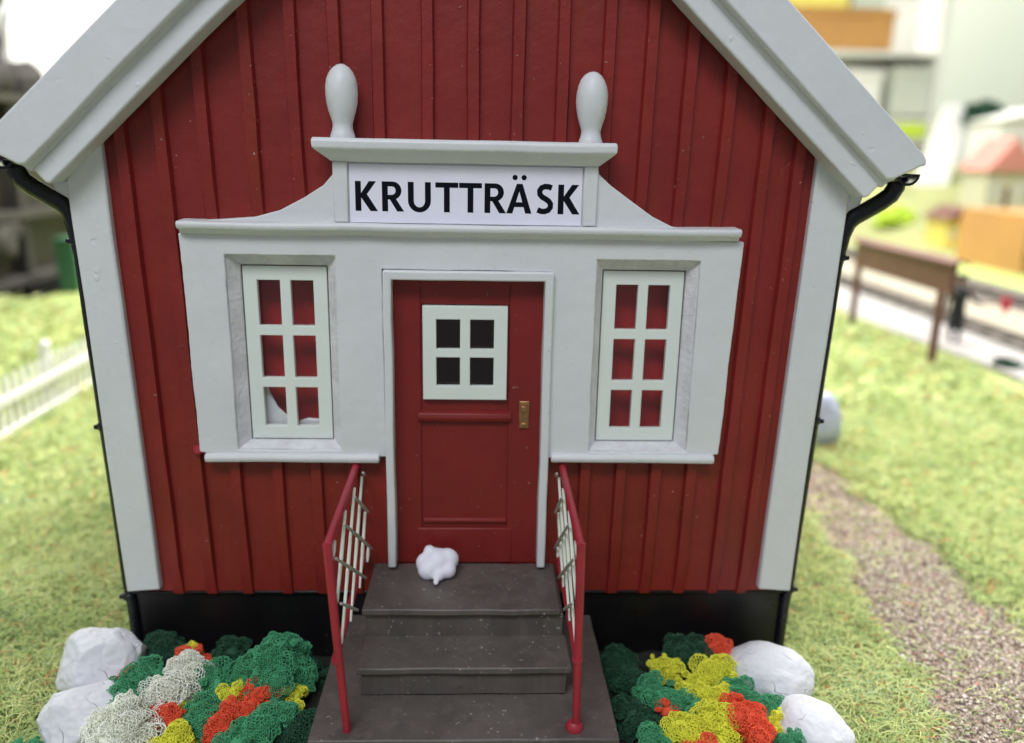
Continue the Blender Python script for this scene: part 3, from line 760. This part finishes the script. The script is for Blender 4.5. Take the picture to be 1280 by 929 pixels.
CL = [
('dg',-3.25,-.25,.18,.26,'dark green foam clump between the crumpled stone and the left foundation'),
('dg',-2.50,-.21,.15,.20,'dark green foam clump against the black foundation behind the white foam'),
('r',-2.84,-.42,.22,.18,'red foam clump at the very back of the left bed above the white foam'),
('y',-2.91,-.30,.24,.10,'tiny yellow foam tuft on the back red clump, left bed'),
('g',-1.88,-.70,.33,.42,'largest mid green foam clump, at the back of the left bed near the stairs'),
('g',-2.22,-.78,.22,.24,'green foam clump between the white foam and the largest green clump'),
('w',-2.76,-.80,.29,.27,'creamy white foam clump in the middle of the left bed, rear half'),
('w',-2.88,-1.12,.28,.28,'creamy white foam clump in the middle of the left bed, front half'),
('g',-3.26,-1.01,.25,.25,'green foam clump between the white stones and the white foam'),
('g',-3.20,-.70,.20,.22,'green foam clump in front of the crumpled white stone, left bed'),
('r',-3.40,-.72,.24,.09,'tiny pink-red foam tuft beside the crumpled white stone'),
('g',-2.47,-.90,.24,.24,'bright green foam clump right of the white foam, left bed'),
('y',-2.24,-1.06,.20,.20,'yellow foam clump behind the long red clump, left bed'),
('y',-1.66,-1.01,.22,.15,'olive yellow foam tuft in front of the largest green clump'),
('r',-1.93,-1.10,.25,.23,'red foam clump forming the right end of the diagonal red patch, left bed'),
('r',-2.10,-1.28,.24,.20,'red foam clump in the middle of the diagonal red patch, left bed'),
('r',-2.22,-1.50,.22,.19,'red foam clump at the lower end of the diagonal red patch, left bed'),
('r',-2.77,-1.39,.25,.20,'round red foam clump below the white foam, left bed'),
('y',-2.54,-1.32,.18,.20,'yellow foam clump right of the round red clump, left bed'),
('y',-2.58,-1.66,.23,.22,'bright yellow foam clump below the round red clump, left bed'),
('g',-2.42,-1.38,.25,.22,'green foam clump between the round red clump and the diagonal red patch'),
('g',-1.79,-1.48,.24,.26,'green foam clump right of the diagonal red patch, close to the stairs'),
('w',-3.09,-1.68,.25,.34,'creamy white foam clump at the lower edge in front of the scratched stone'),
('g',-3.23,-1.30,.23,.22,'green foam clump beside the scratched white stone'),
('dg',-1.51,-1.40,.14,.26,'dark green foam clump against the left side of the bottom slab'),
('g',-1.98,-1.72,.22,.22,'green foam clump at the lower edge, left bed, nearest the stairs'),
('g',-3.95,-1.62,.02,.20,'green foam tuft left of the scratched white stone'),
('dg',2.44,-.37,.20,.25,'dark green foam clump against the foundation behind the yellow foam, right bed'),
('y',2.14,-.54,.20,.19,'olive yellow foam clump at the back of the right bed near the foundation'),
('r',2.77,-.37,.24,.20,'red foam clump touching the egg-shaped white stone'),
('y',2.61,-.78,.27,.23,'yellow foam clump at the top of the yellow patch, right bed'),
('y',2.34,-.98,.24,.19,'yellow foam clump at the left end of the yellow patch, right bed'),
('y',2.52,-1.12,.24,.19,'yellow foam clump in the heart of the yellow patch, right bed'),
('g',1.93,-1.02,.24,.22,'dull green foam clump near the stairs, right bed'),
('g',2.26,-1.24,.24,.20,'round bright green foam clump below the yellow patch, right bed'),
('r',2.02,-1.29,.22,.13,'small pink-red foam clump left of the round green clump, right bed'),
('g',2.80,-1.08,.22,.22,'green foam clump below the egg-shaped white stone, right bed'),
('g',2.95,-1.27,.20,.22,'green foam clump between the two smooth white stones'),
('r',2.68,-1.46,.28,.24,'orange-red foam clump on the right side of the right bed'),
('r',2.80,-1.68,.23,.20,'orange-red foam clump at the lower edge, right side of the right bed'),
('y',3.05,-1.48,.22,.15,'small yellow foam tuft beside the nearest smooth white stone'),
('y',2.38,-1.60,.26,.26,'large yellow foam clump at the lower edge of the right bed'),
('y',2.08,-1.66,.24,.22,'yellow foam clump at the lower edge, left of the large yellow one, right bed'),
('r',2.18,-1.86,.24,.17,'orange foam clump peeping over the lower edge of the right bed'),
('g',1.80,-1.72,.20,.20,'green foam clump at the lower edge of the right bed, nearest the stairs'),
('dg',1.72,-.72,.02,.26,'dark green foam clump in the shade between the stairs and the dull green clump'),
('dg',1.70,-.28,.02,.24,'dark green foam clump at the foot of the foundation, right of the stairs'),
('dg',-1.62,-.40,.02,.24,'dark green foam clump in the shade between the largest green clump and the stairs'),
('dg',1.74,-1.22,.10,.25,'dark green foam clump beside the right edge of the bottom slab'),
('g',3.05,-1.76,.20,.19,'green foam clump at the lower edge in front of the nearest smooth stone'),
]
for i, (k, x, y, z, r, lab) in enumerate(CL): clump((x, y, z), r, k, lab, LB if x < 0 else RB, i*1.37+2)

# ---------------------------------------------------------------- grass fibres and gravel grains (uncountable)
def fibres():
    rnd = random.Random(3); V = []; F = []; T = []
    def blade(x, y, L, wd, lie):
        a = rnd.uniform(0, 2*math.pi); dx, dy = math.cos(a), math.sin(a); px, py = -dy, dx
        cur = rnd.uniform(-1.6, 1.6); z0 = -.15 + rnd.uniform(0, .05); el = lie*rnd.uniform(.2, 1.1)
        p = Vector((x, y, z0)); b = len(V); tone = min(.999, max(0.05, rnd.gauss(.50, .20) + min(.06, .012*max(0, y)) + .32*noise.noise(Vector((x*.8, y*.8, 0))) + .2*noise.noise(Vector((x*2.6, y*2.6, 3)))))  # tone rises with y: brighter light at the back put into the blade colour
        if rnd.random() < .035: tone = rnd.uniform(.94, 1)
        else: tone = min(tone, .9)
        n = 4
        for k in range(n+1):
            w_ = wd*(1-.6*k/n)
            V.append((p.x-px*w_, p.y-py*w_, p.z)); V.append((p.x+px*w_, p.y+py*w_, p.z + wd*.8)); T.extend((tone, tone))
            if k < n:
                F.append((b+2*k, b+2*k+1, b+2*k+3, b+2*k+2))
                s = L/n; p = p + Vector((dx*math.cos(el), dy*math.cos(el), math.sin(el)))*s
                a += cur/n; dx, dy = math.cos(a), math.sin(a); px, py = -dy, dx; el -= .42
                if p.z < -.14: p.z = -.14
    def ok(x, y):
        if -3.5 < x < 3.5 and 0 < y < 7.2: return False
        if -3.6 < x < 3.3 and -2.4 < y <= 0: return False
        l, r_ = path_x(y, pl), path_x(y, pr_)
        if l is not None:
            e = .55*noise.noise(Vector((x*1.6, y*1.6, 5)))
            if l+.12+e < x < r_-.12+e: return rnd.random() < .05
        if x > 13.6: return False
        return True
    regs = [(-8.5, -3.4, -2.0, 4, 52000, .24, .0055), (3.2, 9.5, -2.0, 4, 62000, .24, .0055),
            (-12, -3.5, 4, 10, 26000, .30, .009), (4.0, 13, 4, 10, 30000, .30, .009),
            (-18, -4, 10, 22, 12000, .5, .025), (5, 13.8, 10, 24, 12000, .5, .025)]
    for x0, x1, y0, y1, n, L, wd in regs:
        for _ in range(n):
            x, y = rnd.uniform(x0, x1), rnd.uniform(y0, y1)
            if ok(x, y): blade(x, y, L*rnd.uniform(.5, 1.25), wd*rnd.uniform(.7, 1.3), 1.0)
    me = bpy.data.meshes.new('grass'); me.from_pydata(V, [], F)
    at = me.attributes.new('tone', 'FLOAT', 'POINT'); at.data.foreach_set('value', T)
    me.materials.append(M['fibre']); o = bpy.data.objects.new('grass', me); link(o)
    tag(o, 'pale yellow-green static grass fibres covering the lawn', 'grass', kind='stuff')
fibres()
def gravel():
    rnd = random.Random(5); V = []; F = []; T = []
    base = [(0,0,1),(1,0,0),(0,1,0),(-1,0,0),(0,-1,0),(0,0,-1)]; fc = [(0,1,2),(0,2,3),(0,3,4),(0,4,1),(5,2,1),(5,3,2),(5,4,3),(5,1,4)]
    cnt = 0
    while cnt < 24000:
        y = rnd.uniform(-2.6, 8.5) if rnd.random() < .4 else rnd.uniform(-2.6, 3); l, r_ = path_x(y, pl), path_x(y, pr_)
        x = rnd.gauss((l+r_)/2, (r_-l)*.33)
        if not l-.5 < x < r_+.5: continue
        cnt += 1; s = rnd.uniform(.009, .026)*(1.5 if rnd.random() < .06 else 1); a = rnd.uniform(0, 6.28); ca, sa = math.cos(a), math.sin(a); b = len(V)
        tone = rnd.uniform(0, .95) if rnd.random() < .97 else rnd.uniform(.95, 1)
        for q in base:
            qx, qy, qz = [c*s*rnd.uniform(.6, 1.25)+rnd.uniform(-.25, .25)*s for c in q]
            V.append((x+qx*ca-qy*sa, y+qx*sa+qy*ca, -.125+s*.4+qz*.8)); T.append(tone)
        F.extend([tuple(b+k for k in f) for f in fc])
    me = bpy.data.meshes.new('gravel'); me.from_pydata(V, [], F)
    at = me.attributes.new('tone', 'FLOAT', 'POINT'); at.data.foreach_set('value', T)
    me.materials.append(M['pebble']); o = bpy.data.objects.new('gravel', me); link(o)
    tag(o, 'loose brown-grey gravel grains on the path', 'gravel', kind='stuff')
gravel()

# ---------------------------------------------------------------- white picket fence, left
FN = empty('picket_fence', (-9.1, 9.0, -.15), 0, 'white picket fence on the grass left of the house', 'fence')
bm = bmesh.new()
for k in range(46):
    y = -6.7 + k*.30
    prism_pts = [(y-.07, .02), (y+.07, .02), (y+.07, 1.10), (y, 1.22), (y-.07, 1.10)]
    xprism(bm, prism_pts, -.02, .03)
mk('pickets', bm, M['pale'], FN, bevel=.01)
mk('fence_rail', boxbm(.035, .10, -6.9, 7.0, .66, .83), M['pale'], FN, bevel=.01)
mk('fence_rail', boxbm(.035, .10, -6.9, 7.0, .05, .19), M['pale'], FN, bevel=.01)
for y in (-5.4, -2.5, .45, 3.4, 6.4):
    bm = boxbm(-.20, -.025, y-.10, y+.10, 0, 1.38); lathe(bm, [(.12, 0), (.12, .05), (.03, .14)], 8, (-.11, y, 1.381)); mk('post', bm, M['pale'], FN, bevel=.01)

# ---------------------------------------------------------------- brown board on posts, right
SB = empty('notice_board', (12.85, 16.5, -.15), 0, 'large brown board on four thin posts by the railway platform', 'notice board')
mk('board', boxbm(-.08, .08, -3.1, 2.75, 2.1, 2.98), M['brown'], SB, bevel=.02)
bm = bmesh.new(); prism(bm, [(-.22, 2.97), (0, 3.08), (.30, 2.97), (.30, 2.93), (0, 3.02), (-.22, 2.92)], -3.3, 2.95); mk('board_roof', bm, M['brown'], SB, bevel=.01)
for y in (-2.6, 2.55):
    for x in (0.0,): mk('post', boxbm(x-.09, x+.09, y-.09, y+.09, 0, 2.095), M['brown'], SB, bevel=.01)
# small label fix: it has two posts
SB['label'] = 'large brown board on two thin posts by the railway platform'

# ---------------------------------------------------------------- figure holding a red flag
def skin_mesh(name, verts, edges, radii, mat, parent, root=0, sub=1):
    me = bpy.data.meshes.new(name); me.from_pydata(verts, edges, []); o = bpy.data.objects.new(name, me); link(o, parent)
    md = o.modifiers.new('skin', 'SKIN'); 
    for i, r in enumerate(radii):
        sv = me.skin_vertices[0].data[i]; sv.radius = (r, r) if not isinstance(r, tuple) else r
    me.skin_vertices[0].data[root].use_root = True
    o.modifiers.new('sub', 'SUBSURF').levels = sub; o.modifiers['sub'].render_levels = sub
    me.materials.append(mat); return o
PZ = empty('person', (14.95, 16.5, 0), R(-40), 'small standing figure in a long dark coat and cap on the platform', 'person')
vs = [(0,0,1.03),(0,0,1.25),(0,0,1.48),(0,0,1.66),(0,0,1.76),
      (.11,0,.92),(.12,.0,.52),(.13,.02,.10),(.13,-.16,.05),
      (-.11,0,.92),(-.12,.04,.52),(-.13,.08,.10),(-.13,-.10,.05),
      (.24,0,1.56),(.38,-.05,1.34),(.62,-.14,1.28),(.72,-.16,1.29),
      (-.24,0,1.56),(-.30,.0,1.26),(-.29,-.08,1.00),(-.29,-.10,.90)]
es = [(0,1),(1,2),(2,3),(3,4),(0,5),(5,6),(6,7),(7,8),(0,9),(9,10),(10,11),(11,12),(2,13),(13,14),(14,15),(15,16),(2,17),(17,18),(18,19),(19,20)]
rs = [.20,.17,.20,.075,.07,.14,.10,.065,.05,.14,.10,.065,.05,.095,.075,.055,.04,.095,.075,.055,.04]
body = skin_mesh('body', vs, es, rs, M['figure'], PZ)
bm = bmesh.new(); bmesh.ops.create_uvsphere(bm, u_segments=20, v_segments=14, radius=.135, matrix=Matrix.Translation((0, -.01, 1.90)) @ Matrix.Diagonal((.86, 1, 1.15, 1)))
bmesh.ops.create_icosphere(bm, subdivisions=2, radius=.03, matrix=Matrix.Translation((0, -.145, 1.885)))
for s in (-1, 1): bmesh.ops.create_icosphere(bm, subdivisions=2, radius=.03, matrix=Matrix.Translation((s*.12, 0, 1.90)))
mk('head', bm, M['skin'], PZ)
bm = bmesh.new(); lathe(bm, [(.14, 1.95), (.145, 2.0), (.165, 2.05), (.14, 2.08), (.02, 2.09)], 20); box(bm, -.09, .09, -.22, -.12, 1.955, 1.975); mk('cap', bm, M['figure'], PZ)
bm = bmesh.new(); lathe(bm, [(.23, .38), (.21, .7), (.19, 1.0), (.20, 1.2), (.235, 1.45), (.20, 1.58), (.08, 1.64)], 20); mk('coat', bm, M['figure'], PZ)
for hx, hy, hz, dr in ((.75, -.17, 1.29, (1, -.2, 0)), (-.29, -.11, .86, (0, -.1, -1))):
    bm = bmesh.new(); d = Vector(dr).normalized(); sd_ = Vector((0, 0, 1)) if abs(d.x) > .5 else Vector((0, 1, 0)); c = Vector((hx, hy, hz))
    tube(bm, [c-d*.03, c+d*.04], [.032, .036], 10)
    for k in range(4): tube(bm, [c+d*.03+sd_*(.024-.016*k), c+d*(.085-.008*abs(k-1))+sd_*(.026-.017*k)+Vector((0, -.015, 0))], [.009, .006], 6)
    tube(bm, [c+sd_*.03, c+d*.03+sd_*.055], [.011, .008], 6)
    mk('hand', bm, M['skin'], PZ)
FL = empty('signal_flag', (15.53, 15.95, 1.30), 0, 'small red signal flag held out by the dark figure', 'flag')
bm = bmesh.new(); tube(bm, [(0, 0, -.02), (.30, -.05, .02), (.62, -.1, .06)], .018, 8); mk('stick', bm, M['bark'], FL)
bm = bmesh.new()
prism(bm, [(.34, .10), (.48, .18), (.60, .14), (.74, .18), (.72, -.06), (.56, -.32), (.42, -.12)], -.03, .02); roughen(bm, .03, 4, 2)
mk('cloth', bm, M['redflag'], FL, bevel=.01)

# small bush beside the platform
def leaf_ball(name, loc, r, mat, n, ls, parent=None, sq=(1, 1, 1)):
    rnd = random.Random(hash((round(loc[0], 1), n)) & 255); bm = bmesh.new()
    for _ in range(n):
        u = Vector((rnd.gauss(0, 1), rnd.gauss(0, 1), rnd.gauss(0, 1))).normalized()*r*(rnd.random()**.4)
        u = Vector((u.x*sq[0], u.y*sq[1], u.z*sq[2]))
        u *= 1+.3*noise.noise(u*2/r)
        a = Vector((rnd.gauss(0, 1), rnd.gauss(0, 1), rnd.gauss(0, 1))).normalized()*ls; b = a.cross(Vector((rnd.gauss(0, 1), rnd.gauss(0, 1), rnd.gauss(0, 1)))).normalized()*ls*.6
        c = Vector(loc)+u
        bm.faces.new([bm.verts.new(c+q) for q in (a, b, -a, -b)])
    return mk(name, bm, mat, parent, smooth=False)
BU = empty('round_bush', (14.75, 13.4, -.15), 0, 'low dark green bush at the edge of the platform', 'bush')
leaf_ball('leaves', (0, 0, .12), .42, M['foliage'], 700, .07, BU, (1, 1, .55))
bm = bmesh.new(); tube(bm, [(0, 0, -.02), (0, 0, .25)], [.05, .03], 8); mk('stem', bm, M['bark'], BU)

# ---------------------------------------------------------------- far scenery, right
def hut(name, loc, sx, sy, h, rh, wm, rm, label, cat, rz=0):
    e = empty(name, loc, rz, label, cat)
    mk('wall', boxbm(-sx/2, sx/2, -sy/2, sy/2, -.5, h), wm, e)
    if rh: mk('roof', prismbm([(-sx/2-.3, h), (sx/2+.3, h), (0, h+rh)], -sy/2-.3, sy/2+.3), rm, e)
    for k in (-.28, .28): mk('window', boxbm(sx*k-sx*.07, sx*k+sx*.07, -sy/2-.04, -sy/2-.001, h*.35, h*.75), M['greybox'], e)
    mk('door', boxbm(-sx*.06, sx*.06, -sy/2-.05, -sy/2-.001, .0, h*.62), M['brown'], e)
    return e
hut('warehouse', (32.6, 36.0, -.15), 9.6, 6, 3.0, 0, M['orange'], M['orange'], 'long orange flat-topped building across the tracks', 'building')
hut('cottage', (36.3, 50, 2.0), 3.0, 3, 2.8, 2.2, M['cream'], M['pink'], 'cottage with a pink-red roof on the rise behind the tracks', 'house')
hut('cottage', (41.8, 56, 4.0), 6.5, 4, 4.4, 1.0, M['pale'], M['pale'], 'long whitish house high on the rise, at the right edge', 'house')
hut('shed', (30.2, 44, .0), 2.0, 2.4, 1.9, .8, M['yellow'], M['brown'], 'small yellow shed with a brown roof beside the orange building', 'shed')
T1 = empty('round_tree', (40.0, 59, 4.6), 0, 'dark green round tree on the rise above the whitish house', 'tree')
leaf_ball('crown', (0, 0, 4.5), 1.25, M['foliage'], 900, .35, T1, (1.2, 1, .7))
bm = bmesh.new(); tube(bm, [(0, 0, -.5), (0, 0, 4.4)], [.3, .15], 8); mk('trunk', bm, M['bark'], T1)
rr = random.Random(11)
for i, (x, y, z, c) in enumerate(((29.5, 50, .6, 'lime bush at the foot of the rise near the leaning white board'), (36.5, 45, .9, 'green-yellow bush behind the orange building'), (40.5, 47, 1.4, 'green-yellow bush on the right slope behind the orange building'))):
    e = empty('yellow_bush', (x, y, z), 0, c, 'bush')
    leaf_ball('leaves', (0, 0, .8), 1.1+.1*i, M['lime'] if i != 1 else M['meadow'], 500, .25, e, (1.3, 1, .8))
    bm = bmesh.new(); tube(bm, [(0, 0, -.4), (0, 0, .6)], [.12, .08], 8); mk('stem', bm, M['bark'], e)
# leaning white board
WB = empty('white_board', (34.9, 57, 0), 0, 'long white board leaning diagonally against the shelf rack', 'board')
bm = prismbm([(-2.0, -.2), (1.0, -.2), (5.6, 9.9), (3.2, 9.9)], -.3, .3)
o = mk('board', bm, M['pale'], WB, bevel=.05); o.rotation_euler = (-R(24), 0, 0)
for v in o.data.vertices: v.co.z *= 1.08
# shelf rack
RK = empty('shelf_rack', (30.5, 66, -.15), 0, 'pale shelf rack standing behind the layout on the right', 'shelf rack')
for x in (-8.5, 7.5): mk('rack_side', boxbm(x, x+.6, -2.6, 2.4, 0, 21), M['pale'], RK)
for z in (6.9, 8.6, 13.9): mk('shelf', boxbm(-7.9, 7.5, -2.6, 2.4, z, z+.35), M['pale'], RK)
mk('rack_back', boxbm(-7.9, 7.5, 2.4, 2.6, 0, 21), M['pale'], RK)
def crate(name, x0, x1, z0, z1, mat, label, cat):
    e = empty(name, ((x0+x1)/2, 65, z0), 0, label, cat)
    h, w_ = z1-z0, (x1-x0)/2
    mk('box_body', boxbm(-w_, w_, -1.5, 1.5, 0, h*.82), mat, e, bevel=.06)
    mk('box_lid', boxbm(-w_-.1, w_+.1, -1.6, 1.6, h*.82, h), mat, e, bevel=.06)
crate('storage_box', 25.5, 34.0, 14.15, 17.3, M['orange'], 'wide orange storage box on the top shelf of the rack', 'box')
crate('storage_box', 24.2, 30.0, 17.35, 19.8, M['yellow'], 'yellow storage box stacked on the wide orange one', 'box')
crate('storage_box', 30.4, 33.0, 17.35, 19.8, M['greybox'], 'grey storage box stacked on the right end of the orange one', 'box')
crate('storage_box', 34.6, 37.9, 9.0, 12.9, M['greybox'], 'grey-green storage box on the middle shelf of the rack', 'box')
crate('storage_box', 30.6, 33.6, 9.0, 12.6, M['pale'], 'pale storage box left of the grey-green one', 'box')
crate('storage_box', 33.5, 37.9, 7.28, 8.5, M['lime'], 'flat lime-yellow box under the grey-green one', 'box')

# ---------------------------------------------------------------- dark clutter, left
CB = empty('dark_cabinet', (-17.6, 27, -3), R(90), 'dark brown cabinet with open shelves behind the left lawn', 'cabinet')
bm = boxbm(-24, 24, .6, 4, 0, 10.2)
mk('cabinet_body', bm, M['darkcab'], CB)
for x in (-24, -16, -8, -2.2, 3.6, 8, 12, 18, 23.6): mk('cabinet_post', boxbm(x, x+.4, 0, .6, 0, 10.2), M['darkcab2'], CB)
for z in (0, 3.1, 5.6, 9.9): mk('shelf', boxbm(-24, 24, -.2, .59, z, z+.3), M['darkcab2'], CB)
crate2 = empty('green_box', (-15.75, 24.6, -.15), 0, 'tall green box standing on the lawn edge before the dark cabinet', 'box')
mk('box_body', boxbm(-.38, .38, -.6, .6, 0, 1.9), M['green_bin'], crate2, bevel=.05); mk('box_lid', boxbm(-.42, .42, -.65, .65, 1.905, 2.1), M['green_bin'], crate2, bevel=.05)
def sack(loc, r, lab, sd, mat):
    bm = bmesh.new(); bmesh.ops.create_icosphere(bm, subdivisions=4, radius=r)
    for v in bm.verts:
        n0 = v.co.normalized(); v.co *= 1+.35*noise.noise(n0*1.6+Vector((sd, 0, 0)))
    o = mk('dark_bag', bm, mat); o.location = loc; tag(o, lab, 'bag')
sack((-18.6, 23.5, 2.0), 1.25, 'dark grey bag stuffed into the cabinet at the left edge, level with the lawn', 1, M['darkcab2'])
sack((-18.9, 28.5, 7.6), 1.0, 'dark bag lying on top of the cabinet', 3, M['darkcab2'])
sack((-19.2, 24.8, 7.9), 1.5, 'larger dark bag on the cabinet at the left edge', 5, M['darkcab2'])
TR = empty('dark_pine_tree', (-19.6, 28.0, 7.2), 0, 'dark model tree rising above the cabinet in the upper left corner', 'tree')
bm = bmesh.new(); tube(bm, [(0, 0, 0), (.1, 0, 3), (0, 0, 6)], [.22, .16, .05], 8)
tube(bm, [(.05, 0, 1.2), (1.0, -.2, 3.4)], [.10, .04], 6); tube(bm, [(.05, 0, 1.5), (-1.1, .1, 3.6)], [.10, .04], 6)
mk('trunk', bm, M['bark'], TR)
leaf_ball('crown', (-.6, 0, 4.7), 1.6, M['needles'], 1100, .28, TR, (1.1, .9, .75))
